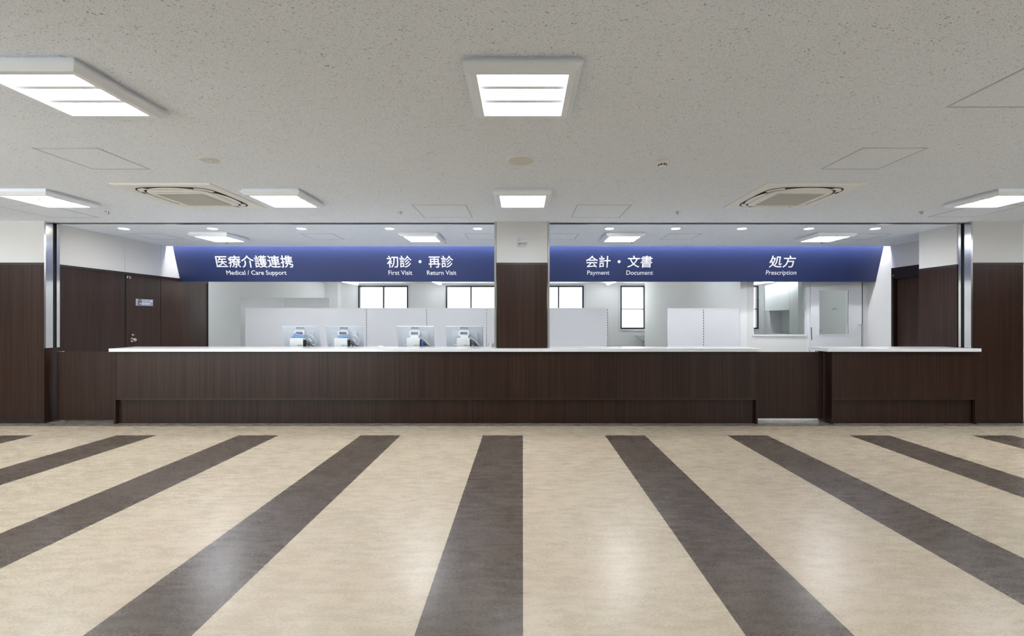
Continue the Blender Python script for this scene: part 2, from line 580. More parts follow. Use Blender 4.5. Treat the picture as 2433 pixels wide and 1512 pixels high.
r = thing("door_1", "dark wooden pipe-shaft door in the left wall with a round knob and small plate", None, (-6.4, 7.68, 0), kind=S)
part("frame", MB().box(-6.412, -6.404, 7.305, 7.338, 0, 2.111).box(-6.412, -6.404, 8.038, 8.052, 0, 2.111), 'dark', r)
part("door_leaf", B(-6.412, -6.398, 7.338, 8.038, 0.01, 2.108), 'wood', r)
kn = part("knob", MB().lathe([(0.0, 0), (0.036, 0), (0.036, 0.008), (0.014, 0.012), (0.013, 0.035), (0.028, 0.042), (0.031, 0.055),
                              (0.024, 0.066), (0.0, 0.068)], (-6.398, 7.44, 1.05), 'x', 24), 'chrome', r, smooth=True)
lk = part("lock", MB().lathe([(0.0, 0), (0.017, 0), (0.017, 0.012), (0.0, 0.014)], (-6.398, 7.445, 1.13), 'x', 20), 'chrome', r, smooth=True)
part("thumb_turn", B(-6.384, -6.366, 7.425, 7.465, 1.124, 1.136), 'chrome', lk, bevel=0.003)
lettering("lettering", "P S", (-6.398, 7.353, 2.048), (0, 1, 0), (0, 0, 1), 0.072, 0.040, 'letter', r, 0.012, 0.001)
pl = part("name_plate", B(-6.398, -6.395, 7.52, 7.87, 1.613, 1.726), 'plate', r)
part("plate_end", B(-6.3955, -6.3945, 7.52, 7.562, 1.613, 1.726), 'platew', pl)
part("plate_field", B(-6.3955, -6.3945, 7.562, 7.632, 1.625, 1.720), 'plated', pl)
lettering("lettering", "スプリンクラー設備", (-6.3945, 7.566, 1.678), (0, 1, 0), (0, 0, 1), 0.29, 0.034, 'letter', pl, 0.012, 0.0008)
lettering("lettering", "末端試験弁", (-6.3945, 7.575, 1.630), (0, 1, 0), (0, 0, 1), 0.24, 0.040, 'letter', pl, 0.012, 0.0008)

# right wall of the counter zone
r = thing("wall_right_near", "short right wall behind the steel rail, white above dark wood", None, (6.0, 6.56, 0), kind=S)
part("upper_board", B(5.975, 6.72, 6.262, 6.86, WAIN, 3.0), 'white', r)
part("wood_panel", B(5.973, 6.72, 6.262, 6.860, 0.0, WAIN - 0.03), 'wood', r)
part("cap_strip", B(5.970, 6.72, 6.262, 6.862, WAIN - 0.03, WAIN), 'woodtrim', r)
r = thing("wall_right", "white right wall running back to the dispensary window", None, (6.66, 7.8, 0), kind=S)
part("near_board", B(6.60, 6.85, 6.86, 7.05, 0, 3.0), 'white', r)
part("head_board", B(6.60, 6.85, 7.05, 8.13, 2.295, 3.0), 'white', r)
part("far_board", B(6.60, 6.85, 8.13, 8.83, 0, 3.0), 'white', r)
r = thing("door_2", "dark brown sliding door in the recess of the right wall", None, (6.64, 7.6, 0), kind=S)
part("head_cover", B(6.585, 6.85, 7.05, 8.132, 2.105, 2.297), 'woodtrim', r)
part("jamb", MB().box(6.585, 6.85, 8.085, 8.132, 0, 2.105).box(6.585, 6.85, 7.05, 7.10, 0, 2.105), 'woodtrim', r)
part("door_leaf", B(6.66, 6.70, 7.10, 8.085, 0.008, 2.11), 'doorwood', r)
part("back", B(6.72, 6.85, 7.10, 8.085, 0.0, 2.105), 'dark', r)
part("indicator", B(6.581, 6.586, 8.085, 8.097, 2.155, 2.17), 'letter', r, label="tiny white dot on the head cover")

# office walls
YF = 16.30
r = thing("wall_far", "white rear wall of the office with bright windows", None, (0, YF, 0), kind=S)
WT, WB = 2.576, 1.02
wins = [(-5.897, -4.10), (-2.76, -0.96), (0.39, 2.187), (3.50, 4.385), (7.45, 8.45)]
xs = -7.2
segs = []
for a, b in wins:
    segs.append((xs, a, 0, 3.0))
    segs.append((a, b, 0, WB))
    segs.append((a, b, WT, 3.0))
    xs = b
segs.append((xs, 9.2, 0, 3.0))
m_ = MB()
for a, b, z0, z1 in segs:
    m_.box(a, b, YF, YF + 0.16, z0, z1)
part("wall_board", m_, 'woffice', r)
single("wall_office_left", B(-7.2, -6.95, 9.24, YF, 0, 3.0), 'woffice', "white left wall of the office", None, kind=S)
single("wall_office_corner", B(-6.95, -6.49, 15.98, YF, 0, ZO), 'woffice', "white boxed-in corner column at the far left of the office", None, kind=S)
single("wall_dispensary_left", MB().prism([(4.176, 8.73, 0), (4.30, 8.73, 0), (4.30, 15.57, 0), (4.176, 15.57, 0)], (0, 0, 3.0)), 'woffice',
       "white side wall between the office and the dispensary", None, kind=S)
single("wall_alcove", B(4.42, 4.60, 15.571, YF, 0, 3.0), 'woffice', "white wall of the basin alcove", None, kind=S)
single("wall_alcove_return", B(4.301, 4.60, 15.45, 15.57, 0, 3.0), 'woffice', "white return wall beside the basin alcove", None, kind=S)
single("wall_dispensary_right", B(8.65, 9.2, 8.73, YF, 0, 3.0), 'woffice', "white right wall of the dispensary", None, kind=S)

for i, (a, b) in enumerate(wins):
    lab = ["bright sliding window at the far left of the office", "bright sliding window left of the central pillar",
           "bright sliding window right of the central pillar", "narrow two-pane window above the wash basin",
           "window of the dispensary seen at the left of its glazed screen"][i]
    w = thing("window_%d" % (i + 1), lab, None, ((a + b) / 2, YF + 0.08, WB), kind=S)
    t = 0.055
    y0, y1 = YF + 0.0, YF + 0.13
    part("casing", MB().box(a - 0.07, a, YF - 0.012, YF, WB - 0.07, WT + 0.05).box(b, b + 0.07, YF - 0.012, YF, WB - 0.07, WT + 0.05)
         .box(a, b, YF - 0.012, YF, WT, WT + 0.05).box(a, b, YF - 0.03, YF, WB - 0.07, WB), 'wcool', w)
    fr = MB().box(a, a + t, y0, y1, WB, WT).box(b - t, b, y0, y1, WB, WT).box(a + t, b - t, y0, y1, WT - t, WT).box(a + t, b - t, y0, y1, WB, WB + t)
    part("window_frame", fr, 'alublack', w)
    if i in (3, 4):
        part("glazing_bar", B(a + t, b - t, YF + 0.05, YF + 0.10, 1.72, 1.75), 'alublack', w)
        part("window_pane", B(a + t, b - t, YF + 0.07, YF + 0.075, WB + t, 1.72), 'glass', w)
        part("window_pane", B(a + t, b - t, YF + 0.07, YF + 0.075, 1.75, WT - t), 'glass', w)
    else:
        mid = (a + b) / 2
        part("sash_stile", B(mid - 0.025, mid + 0.025, YF + 0.04, YF + 0.09, WB + t, WT - t), 'alublack', w)
        part("window_pane", B(a + t, mid - 0.025, YF + 0.06, YF + 0.065, WB + t, WT - t), 'glass', w)
        part("window_pane", B(mid + 0.025, b - t, YF + 0.06, YF + 0.065, WB + t, WT - t), 'glass', w)

# dispensary front: glazed screen and sliding door at Y = 8.73
YP = 8.73
r = thing("wall_dispensary", "white dispensary front with a fixed window beside the sliding door", None, (5.5, YP, 0), kind=S)
wx0, wx1, wz0, wz1 = 4.435, 5.435, 1.085, 2.30
m_ = MB().box(4.30, wx0, YP, YP + 0.10, 0, 3.0).box(wx0, wx1, YP, YP + 0.10, 0, wz0).box(wx0, wx1, YP, YP + 0.10, wz1, 3.0)
m_.box(wx1, 5.60, YP, YP + 0.10, 0, 3.0).box(5.60, 6.38, YP, YP + 0.10, 2.20, 3.0).box(6.38, 8.65, YP, YP + 0.10, 0, 3.0)
part("wall_board", m_, 'white', r)
part("window_trim", MB().box(wx0 - 0.03, wx1 + 0.03, YP - 0.018, YP + 0.11, wz0 - 0.028, wz0 + 0.004)
     .box(wx1 - 0.005, wx1 + 0.03, YP - 0.018, YP + 0.11, wz0, wz1), 'wcool', r)
part("window_pane", B(wx0, wx1 - 0.005, YP + 0.04, YP + 0.046, wz0, wz1), 'glass', r)
part("sticker", B(4.455, 4.485, YP + 0.037, YP + 0.039, 1.155, 1.175), 'teal', r)
part("door_post", MB().box(5.465, 5.487, YP - 0.03, YP, 0, 2.3).box(6.50, 6.60, YP - 0.02, YP, 0, 2.3), 'wcool', r)
d = thing("door_3", "white sliding dispensary door with a glass panel and a long bar handle", None, (5.98, YP - 0.05, 0), kind=S)
gx0, gx1, gz0, gz1 = 5.655, 6.225, 1.095, 1.935
y0, y1 = YP - 0.052, YP - 0.014
m_ = MB().box(5.495, gx0, y0, y1, 0.01, 2.28).box(gx1, 6.468, y0, y1, 0.01, 2.28).box(gx0, gx1, y0, y1, 0.01, gz0).box(gx0, gx1, y0, y1, gz1, 2.28)
part("door_leaf", m_, 'wcool', d)
part("glass_panel", B(gx0, gx1, y0 + 0.016, y0 + 0.022, gz0, gz1), 'glass', d)
part("glazing_bead", MB().box(gx0 - 0.018, gx0, y0 - 0.006, y0, gz0 - 0.018, gz1 + 0.018).box(gx1, gx1 + 0.018, y0 - 0.006, y0, gz0 - 0.018, gz1 + 0.018)
     .box(gx0, gx1, y0 - 0.006, y0, gz0 - 0.018, gz0).box(gx0, gx1, y0 - 0.006, y0, gz1, gz1 + 0.018), 'wcool', d)
part("gap_strip", B(6.469, 6.482, y0, y1, 0.01, 2.28), 'dark', d, label="black strip drawn for the door gap")  # black strip put in place of the dark gap
part("finger_pull", MB().prism([(5.497, y0 - 0.004, 1.23), (5.510, y0 - 0.004, 1.23), (5.518, y0 - 0.004, 0.99), (5.505, y0 - 0.004, 0.99)], (0, 0.004, 0)), 'alublack', d,
     label="dark slim finger pull")
hb = part("bar_handle", MB().tube([(6.435, y0 - 0.045, 0.78), (6.435, y0 - 0.045, 1.28)], 0.011, 12), 'steel', d, smooth=True)
part("handle_bracket", MB().box(6.40, 6.44, y0 - 0.05, y0, 1.268, 1.285).box(6.40, 6.44, y0 - 0.05, y0, 0.80, 0.815), 'steel', hb)
lettering("lettering", "薬局", (5.92, y0 + 0.0150, 1.565), (1, 0, 0), (0, 0, 1), 0.075, 0.036, 'ink', d, 0.01, 0.0005)
part("sticker", B(5.675, 5.70, y0 + 0.013, y0 + 0.0145, 1.15, 1.175), 'teal', d)

# hall walls the photograph does not show, with the windows the daylight comes through
r = thing("wall_back", "rear wall of the hall behind the viewer with tall windows", None, (-3, -1.3, 0), kind=S)
BY = -1.30
BW = [(-11.6, -9.2), (-9.1, -6.8), (-6.7, -4.0), (4.6, 8.0)]  # last window is unseen, added to light the ceiling
m_ = MB().box(-13.2, 9.2, BY - 0.1, BY, 2.5, 3.0).box(-4.0, 4.6, BY - 0.1, BY, 0, 2.5).box(8.0, 9.2, BY - 0.1, BY, 0, 2.5).box(4.6, 8.0, BY - 0.1, BY, 0, 1.2).box(-13.2, -11.6, BY - 0.1, BY, 0, 2.5)
m_.box(-9.2, -9.1, BY - 0.1, BY, 0, 2.5).box(-6.8, -6.7, BY - 0.1, BY, 0, 2.5)
part("wall_board", m_, 'white', r)
for i, (a, b) in enumerate(BW):
    w = thing("window_%d" % (i + 6), "tall hall window behind the viewer, " + ("nearest the left side wall", "middle one of the three on the left", "left of the viewer", "far to the right, added to light the ceiling")[i],
              None, ((a + b) / 2, BY - 0.06, 0), kind=S)
    zs = 1.2 if i == 3 else 0.0
    part("window_frame", MB().box(a, a + 0.05, BY - 0.08, BY - 0.02, zs, 2.5).box(b - 0.05, b, BY - 0.08, BY - 0.02, zs, 2.5)
         .box(a, b, BY - 0.08, BY - 0.02, 2.45, 2.5).box(a, b, BY - 0.08, BY - 0.02, zs, zs + 0.08), 'alublack', w)
    part("window_pane", B(a + 0.05, b - 0.05, BY - 0.055, BY - 0.05, zs + 0.08, 2.45), 'glass', w)
for nm_, xa, xb, xp, ww in (("wall_hall_left", -13.2, -13.0, -12.988, "left"), ("wall_hall_right", 9.0, 9.2, 8.988, "right")):
    r = thing(nm_, ww + " side wall of the hall outside the view, white above dark wood", None, ((xa + xb) / 2, 2.4, 0), kind=S)
    part("wall_board", B(xa, xb, BY, YW, 0, 3.0), 'white', r)
    part("wood_panel", B(*((xb, xp) if ww == "left" else (xp, xa)), BY + 0.012, YW, 0, WAIN), 'wood', r)  # unseen cladding, put in to darken reflections in the end walls

# ------------------------------------------------------------------ sign band
SK = 0.18 / 0.607
def sgn(px, py):
    dx, dz = (px - 1242) / F, (757 - py) / F
    Y = (8.32 + 1.3 * SK) / (1 + dz * SK)
    return Vector((dx * Y, Y, EYE + dz * Y))
sd = Vector((0, -SK, 1)).normalized()          # up along the sign
r = thing("sign_board", "long dark blue overhead sign with white Japanese and English department names", "sign", (0.1, 8.5, 2.093))
def sy(z):
    return 8.32 + (2.7 - z) * SK
part("board", MB().prism([(-6.395, sy(2.093), 2.093), (-6.395, sy(2.93), 2.93), (-6.395, sy(2.93) + 0.035, 2.93), (-6.395, sy(2.093) + 0.035, 2.093)],
                         (12.99, 0, 0)), 'blue', r)
part("bottom_strip", MB().prism([(-6.395, sy(2.093) - 0.002, 2.087), (-6.395, sy(2.093) - 0.002, 2.093), (-6.395, sy(2.093) + 0.037, 2.093), (-6.395, sy(2.093) + 0.037, 2.087)],
                                (12.99, 0, 0)), 'blue', r)
words = [("医療介護連携", 513, 695.5, 607.5, 636.3, 0.012), ("Medical / Care Support", 538.3, 681, 643, 656.6, 0.008),
         ("初診", 919, 978, 607.8, 636.3, 0.012), ("再診", 1018, 1076.7, 607.8, 636.3, 0.012),
         ("First Visit", 923, 979.5, 643, 653.5, 0.0065), ("Return Visit", 1014.5, 1084.5, 643, 653.5, 0.0065),
         ("会計", 1392, 1450.7, 607.8, 636.2, 0.012), ("文書", 1491, 1550, 607.8, 636.2, 0.012),
         ("Payment", 1395, 1448, 643, 656.3, 0.008), ("Document", 1488, 1551.5, 643, 653.4, 0.008),
         ("処方", 1828, 1890, 607.8, 636.2, 0.012), ("Prescription", 1819.5, 1892, 642.8, 656.6, 0.008)]
for body, x0, x1, t0, b0, bold in words:
    pm = (t0 + b0) / 2
    a, b = sgn(x0, pm), sgn(x1, pm)
    lo, hi = sgn((x0 + x1) / 2, b0), sgn((x0 + x1) / 2, t0)
    o = Vector((a.x, lo.y, lo.z))
    lettering("lettering", body, o, (1, 0, 0), sd, b.x - a.x, (hi - lo).length, 'letter', r, bold, 0.0012)
for x in (998, 1471):
    c = sgn(x, 622)
    n = Vector((1, 0, 0)).cross(sd)
    pts = [c + 0.028 * (math.cos(2 * math.pi * k / 24) * Vector((1, 0, 0)) + math.sin(2 * math.pi * k / 24) * sd) + n * 0.0006 for k in range(24)]
    part("dot", MB().prism(pts, n * 0.0012), 'letter', r)

single("cove_light", B(-6.38, 6.58, 8.180, 8.215, 2.83, 2.85), 'cove', "lit strip hidden in the ceiling slot above the blue sign", "light")
single("trim_3", MB().box(-6.40, 6.60, 8.155, 8.172, 2.695, 3.0).box(-6.4, 6.6, 8.172, 8.30, 2.985, 3.0), 'white', "white edge of the light slot above the blue sign", None, kind=S)

# ------------------------------------------------------------------ counters
def notched(x0, x1, y0, y1, z0, z1, nx0, nx1, ny):
    """slab whose rear edge is cut back to ny between nx0 and nx1"""
    pts = [(x0, y0, z0), (x1, y0, z0)]
    if nx1 >= x1:
        pts += [(x1, ny, z0), (nx0, ny, z0), (nx0, y1, z0), (x0, y1, z0)]
    else:
        pts += [(x1, y1, z0), (nx1, y1, z0), (nx1, ny, z0), (nx0, ny, z0), (nx0, y1, z0), (x0, y1, z0)]
    return MB().prism(pts, (0, 0, z1 - z0))
def counter(label, x0, x1, seams, tx0, tx1, notch, front=6.03):
    r = thing("reception_counter", label, "counter", ((x0 + x1) / 2, 6.22, 0), "dark wood reception counters with white tops")
    nx0, nx1, ny = notch
    part("countertop", notched(tx0, tx1, 5.989, 6.415, 0.960, 1.003, nx0, nx1, ny), 'top', r, bevel=0.003)
    if nx1 < x1:
        part("carcass", B(x0 + 0.026, nx0, front + 0.057, 6.36, 0.0, 0.948), 'dark', r)
        part("carcass", B(nx1, x1 - 0.026, front + 0.057, 6.36, 0.0, 0.948), 'dark', r)
    else:
        part("carcass", B(x0 + 0.026, 5.94, front + 0.057, 6.36, 0.0, 0.948), 'dark', r)
    part("shadow_strip", B(x0 + 0.002, x1 - 0.002, front + 0.008, front + 0.04, 0.948, 0.960), 'dark', r)
    for a in (x0, x1 - 0.025):
        part("end_panel", B(a, a + 0.025, front - 0.002, 6.068 if a > 5.9 else 6.37, 0.0, 0.948), 'wood', r)
    ed = [x0 + 0.026] + seams + [x1 - 0.026]
    for a, b in zip(ed[:-1], ed[1:]):
        part("front_panel", B(a + 0.001, b - 0.001, front, front + 0.02, 0.340, 0.948), 'wood', r)
        part("kick_panel", B(a + 0.0012, b - 0.0012, front + 0.045, front + 0.056, 0.0, 0.330), 'wood', r)
    part("front_backing", B(x0 + 0.026, x1 - 0.026, front + 0.0205, front + 0.038, 0.340, 0.948), 'dark', r)
    part("panel_edge", B(x0 + 0.026, x1 - 0.026, front + 0.001, front + 0.038, 0.318, 0.340), 'woodtrim', r)
    return r
P = 179.3
sm = [(s - 1242) / P for s in (433, 606, 778.6, 950, 1122, 1293, 1465, 1637)]
counter("long dark wood reception counter with a white top, left and centre of the opening", -5.420, 3.115, sm, -5.452, 3.152, (-0.3895, 0.3695, 6.086))
counter("short separate dark wood counter with a white top at the right, under the Prescription sign", 4.094, 6.018, [], 4.017, 6.040, (5.940, 9, 6.068))
r = thing("staff_desk", "pale grey staff desk behind the long counter, carrying the four monitors", "desk", (-2.9, 6.8, 0))
part("desk_top", B(-5.36, -0.44, 6.43, 7.10, 0.70, 0.73), 'ledge', r)
for x in (-5.33, -3.7, -2.1, -0.5):
    part("desk_leg", B(x, x + 0.04, 6.46, 7.05, 0, 0.70), 'ledge', r)

def gate(label, x0, x1, y, z0, hx):
    r = thing("swing_gate", label, "gate", ((x0 + x1) / 2, y, z0), "dark wood swing gates beside the counters")
    part("gate_panel", B(x0, x1, y, y + 0.03, z0, 0.945), 'wood', r)
    part("pivot_hinge", MB().box(hx - 0.035, hx + 0.035, y - 0.006, y + 0.03, 0.945, 0.955), 'steel', r)
    part("bottom_pivot", MB().box(hx - 0.03, hx + 0.03, y - 0.004, y + 0.03, 0.0, z0), 'steel', r)
    return r
gate("dark wood swing gate between the left end wall and the long counter", -6.336, -5.43, 6.19, 0.018, -6.30)
gate("dark wood swing gate in the gap between the long and the short counter", 3.125, 4.080, 6.175, 0.042, 4.03)

# ------------------------------------------------------------------ ceiling fittings
def ceiling_light():
    r = thing("ceiling_light", "x", "ceiling light", (0, 0, 0), "square ceiling lights")
    h = MB()
    h.box(-0.285, 0.285, -0.285, 0.285, -0.022, 0.0)
    part("back_box", h, 'lampw', r)
    loops = [sq(0.30, -0.022), sq(0.30, -0.033), sq(0.268, -0.060), sq(0.234, -0.060), sq(0.232, -0.030), sq(0.27, -0.022)]
    f = MB().loft(loops, cap=False)
    f.ring(sq(0.30, -0.022), sq(0.27, -0.022), (0, 0, 0.001))
    part("frame", f, 'lampw', r)
    ys = [-0.156, 0.0, 0.156]
    for y in ys:
        n = 8
        prof = []
        for k in range(n + 1):
            a = math.pi * k / n
            prof.append((y + 0.054 * math.cos(a), -0.032 - 0.014 * math.sin(a)))
        pts = [(-0.218, p, z) for p, z in prof]
        part("lamp_cover", MB().prism(pts, (0.436, 0, 0)), 'panel', r, smooth=True)
    for y in (-0.078, 0.078):
        part("reflector_bar", MB().prism([(-0.230, y - 0.0235, -0.030), (-0.230, y + 0.0235, -0.030), (-0.230, y + 0.016, -0.0465), (-0.230, y - 0.016, -0.0465)],
                                         (0.46, 0, 0)), 'lampr', r)
    part("reflector_tray", B(-0.232, 0.232, -0.232, 0.232, -0.030, -0.023), 'lampr', r)
    return r

CL = [  # (x, y, label)
 (0.0, 2.55, "nearest square ceiling light in the middle, showing three bright bars"),
 (-2.52, 2.55, "large square ceiling light cut by the left edge, near the viewer"),
 (0.0, 4.84, "square hall ceiling light directly in front of the central pillar"),
 (-2.53, 4.84, "square hall ceiling light just right of the left air conditioner"),
 (-5.06, 4.84, "square hall ceiling light at the far left, left of the left air conditioner"),
 (5.05, 4.84, "square hall ceiling light at the far right edge, beyond the right air conditioner"),
 (-4.74, 7.13, "square light over the counter zone, above the Medical / Care Support lettering"),
 (-1.57, 7.13, "square light over the counter zone, above the Return Visit lettering"),
 (1.55, 7.13, "square light over the counter zone, above the Payment and Document lettering"),
 (4.73, 7.13, "square light over the counter zone, above the Prescription lettering"),
 (-7.58, 4.84, "square light of the far hall row outside the view, next beyond the left edge"),  # unseen lights from here down, added to spread light over the hall
 (-10.1, 4.84, "square light of the far hall row outside the view, nearest the left side wall"),
 (7.57, 4.84, "square light of the far hall row outside the view, beyond the right edge"),
 (-5.04, 2.55, "square light of the near row outside the view, next beyond the left edge"),
 (-7.58, 2.55, "square light of the near row outside the view, second beyond the left edge"),
 (-10.1, 2.55, "square light of the near row outside the view, nearest the left side wall"),
 (5.05, 2.55, "square light of the near row outside the view, next beyond the right edge"),
 (7.57, 2.55, "square light of the near row outside the view, nearest the right side wall"),
 (-5.04, 0.26, "square unseen light above the viewer, nearest the middle, on the left"),
 (-7.58, 0.26, "square unseen light above the viewer, second from the middle on the left"),
 (-10.1, 0.26, "square unseen light above the viewer, nearest the left side wall"),
 (2.52, 0.26, "square unseen light above the viewer, nearest the middle, on the right"),
 (5.05, 0.26, "square unseen light above the viewer, second from the middle on the right"),
 (7.57, 0.26, "square unseen light above the viewer, nearest the right side wall"),
]
cl = ceiling_light()
for i, (x, y, lab) in enumerate(CL):
    if i == 0:
        cl.location = (x, y, ZC)
        cl["label"] = lab
    else:
        dup(cl, (x, y, ZC), lab)

def downlight():
    r = thing("downlight", "x", "downlight", (0, 0, 0), "small round downlights above the counter")
    part("trim_ring", MB().lathe([(0.060, 0.0), (0.070, 0.0), (0.070, -0.004), (0.062, -0.006), (0.060, -0.002)], (0, 0, 0), n=28), 'lampw', r, smooth=True)
    part("lens", MB().lathe([(0.0, -0.001), (0.060, -0.001), (0.060, -0.0035), (0.0, -0.0045)], (0, 0, 0), n=28), 'down', r, smooth=True)
    return r
dx = [-5.76, -4.48, -3.195, -1.92, -0.65, 1.25, 2.21, 3.165, 4.13, 5.09]
words_ = ["leftmost", "second", "third", "fourth", "fifth"]
dl = downlight()
for i, x in enumerate(dx):
    lab = (words_[i] + (" from the left" if i else "") + " of the five round downlights left of the central pillar") if i < 5 else \
          ("first of the five round downlights right of the central pillar" if i == 5 else
           ("rightmost" if i == 9 else words_[i - 5]) + " of the five round downlights right of the central pillar" + ("" if i == 9 else ", counting from it"))
    if i == 0:
        dl.location = (x, 6.57, ZC)
        dl["label"] = lab
    else:
        dup(dl, (x, 6.57, ZC), lab)

def hatch(label, x0, x1, y0, y1):
    cx, cy = (x0 + x1) / 2, (y0 + y1) / 2
    r = thing("access_hatch", label, "access hatch", (cx, cy, ZC), "square access hatches in the ceiling")
    t = 0.012
    part("hatch_frame", MB().ring([(x0, y0, ZC - 0.003), (x1, y0, ZC - 0.003), (x1, y1, ZC - 0.003), (x0, y1, ZC - 0.003)],
                                  [(x0 + t, y0 + t, ZC - 0.003), (x1 - t, y0 + t, ZC - 0.003), (x1 - t, y1 - t, ZC - 0.003), (x0 + t, y1 - t, ZC - 0.003)], (0, 0, 0.003)), 'hatchf', r)
    part("hatch_panel", B(x0 + t + 0.003, x1 - t - 0.003, y0 + t + 0.003, y1 - t - 0.003, ZC - 0.002, ZC), 'ceil', r)
hatch("square ceiling hatch in front of the left air conditioner, nearer the viewer", -3.74, -3.24, 3.46, 3.96)
hatch("square ceiling hatch in front of the right air conditioner, nearer the viewer", 2.59, 3.09, 3.46, 3.96)
hatch("square ceiling hatch just left of the light in front of the pillar", -1.27, -0.645, 5.2, 5.856)
hatch("square ceiling hatch just right of the light in front of the pillar", 0.62, 1.247, 5.2, 5.856)
hatch("large ceiling hatch cut by the right edge, nearest the viewer", 2.60, 3.10, 2.30, 2.80)
hatch("faint ceiling hatch at the left edge, above the left end wall", -6.07, -5.45, 5.2, 5.856)
hatch("faint ceiling hatch at the far right, above the right steel rail", 5.18, 5.78, 5.2, 5.82)
hatch("counter-zone hatch at the far left, beside the leftmost square light", -6.03, -5.53, 6.96, 7.47)
hatch("counter-zone hatch above the gap between the Care Support and First Visit lettering", -3.42, -2.92, 6.96, 7.47)
hatch("counter-zone hatch partly hidden by the left edge of the pillar", -0.89, -0.39, 6.96, 7.47)
hatch("counter-zone hatch partly hidden by the right edge of the pillar", 0.36, 0.86, 6.96, 7.47)
hatch("counter-zone hatch between the two right square lights", 2.25, 2.75, 6.96, 7.47)
hatch("counter-zone hatch at the far right, beside the rightmost square light", 5.14, 5.64, 6.96, 7.47)

def air_con():
    r = thing("air_conditioner", "x", "air conditioner", (0, 0, 0), "ceiling cassette air conditioners")
    H = 0.485
    part("cover_panel", MB().loft([sq(H, 0.0), sq(H, -0.006), sq(H - 0.02, -0.014)]), 'acw', r)
    def outline(d, z, n=40, e=5.0):
        pts = []
        for k in range(4 * n):
            a = 2 * math.pi * k / (4 * n)
            ca, sa = math.cos(a), math.sin(a)
            rr = (abs(ca) ** e + abs(sa) ** e) ** (-1.0 / e)
            pts.append((d * rr * ca, d * rr * sa, z))
        return pts
    part("air_slot", MB().ring(outline(0.398, -0.0155), outline(0.30, -0.0155), (0, 0, 0.002)), 'dark', r)
    for k in range(4):
        o1, i1 = outline(0.384, -0.0185), outline(0.345, -0.020)
        lo, hi = 40 * k + 15, 40 * k + 25
        part("corner_rim", MB().prism(o1[lo:hi + 1] + i1[lo:hi + 1][::-1], (0, 0, 0.003)), 'acw', r)
    part("center_panel", MB().loft([outline(0.325, -0.014), outline(0.325, -0.026), outline(0.305, -0.032)]), 'acw', r)
    for k in range(4):
        a = math.pi / 2 * k
        pts = []
        n = 14
        for j in range(n + 1):
            s = -0.225 + 0.45 * j / n
            pts.append((s, -0.348 - 0.056 * (1 - (s / 0.225) ** 2) ** 0.75))
        lo = [(p[0], p[1]) for p in pts] + [(0.20, -0.339), (-0.20, -0.339)]
        q = [(math.cos(a) * x - math.sin(a) * y, math.sin(a) * x + math.cos(a) * y, -0.022) for x, y in lo]
        part("louver", MB().prism(q, (0, 0, -0.006)), 'acw', r)
    part("intake_grille", B(-0.235, 0.235, -0.235, 0.235, -0.037, -0.030), 'acgrille', r, label="grey square intake grille")
    return r
ac = air_con()
ac.location = (-3.49, 4.85, ZC - 0.001)
ac["label"] = "white ceiling cassette air conditioner on the left side of the hall"
dup(ac, (2.83, 4.85, ZC - 0.001), "white ceiling cassette air conditioner on the right side of the hall")

def sprinkler():
    m = MB().lathe([(0.0, 0.0), (0.032, 0.0), (0.030, -0.003), (0.014, -0.005), (0.012, -0.014), (0.006, -0.017), (0.0, -0.017)], (0, 0, 0), n=16)
    m.box(-0.011, -0.007, -0.003, 0.003, -0.026, -0.014).box(0.007, 0.011, -0.003, 0.003, -0.026, -0.014)
    m.lathe([(0.0, -0.025), (0.016, -0.025), (0.016, -0.027), (0.0, -0.028)], (0, 0, 0), n=12)
    return single("sprinkler_head", m, 'chrome', "x", "sprinkler", "ceiling sprinkler heads", smooth=True)
SP = [(-5.06, 5.55, "sprinkler head below the left air conditioner, above the left steel rail"),
      (-1.49, 5.55, "sprinkler head left of the hatch that is left of the pillar"),
      (1.89, 5.55, "sprinkler head right of the hatch that is right of the pillar"),
      (4.87, 5.55, "sprinkler head near the right edge of the opening, right of the right air conditioner"),
      (-5.02, 7.72, "tiny sprinkler head just above the blue sign, below the leftmost counter-zone light"),
      (-1.30, 7.72, "tiny sprinkler head just above the Return Visit lettering"),
      (1.85, 7.72, "tiny sprinkler head just above the Payment and Document lettering"),
      (5.07, 7.72, "tiny sprinkler head just above the Prescription lettering")]
sp = sprinkler()
off = sp.location.z
for i, (x, y, lab) in enumerate(SP):
    if i == 0:
        sp.location = (x, y, ZC + off)
        sp["label"] = lab
    else:
        dup(sp, (x, y, ZC + off), lab)

r = thing("ceiling_speaker", "round ivory ceiling speaker between the two middle hall lights", "speaker", (-0.017, 3.74, ZC))
part("rim", MB().lathe([(0.105, 0), (0.122, 0), (0.122, -0.006), (0.110, -0.010), (0.105, -0.006)], (-0.017, 3.74, ZC), n=48), 'acw', r, smooth=True)
part("grille", MB().lathe([(0, -0.004), (0.106, -0.004), (0.100, -0.009), (0, -0.011)], (-0.017, 3.74, ZC), n=48), 'spk', r, smooth=True)

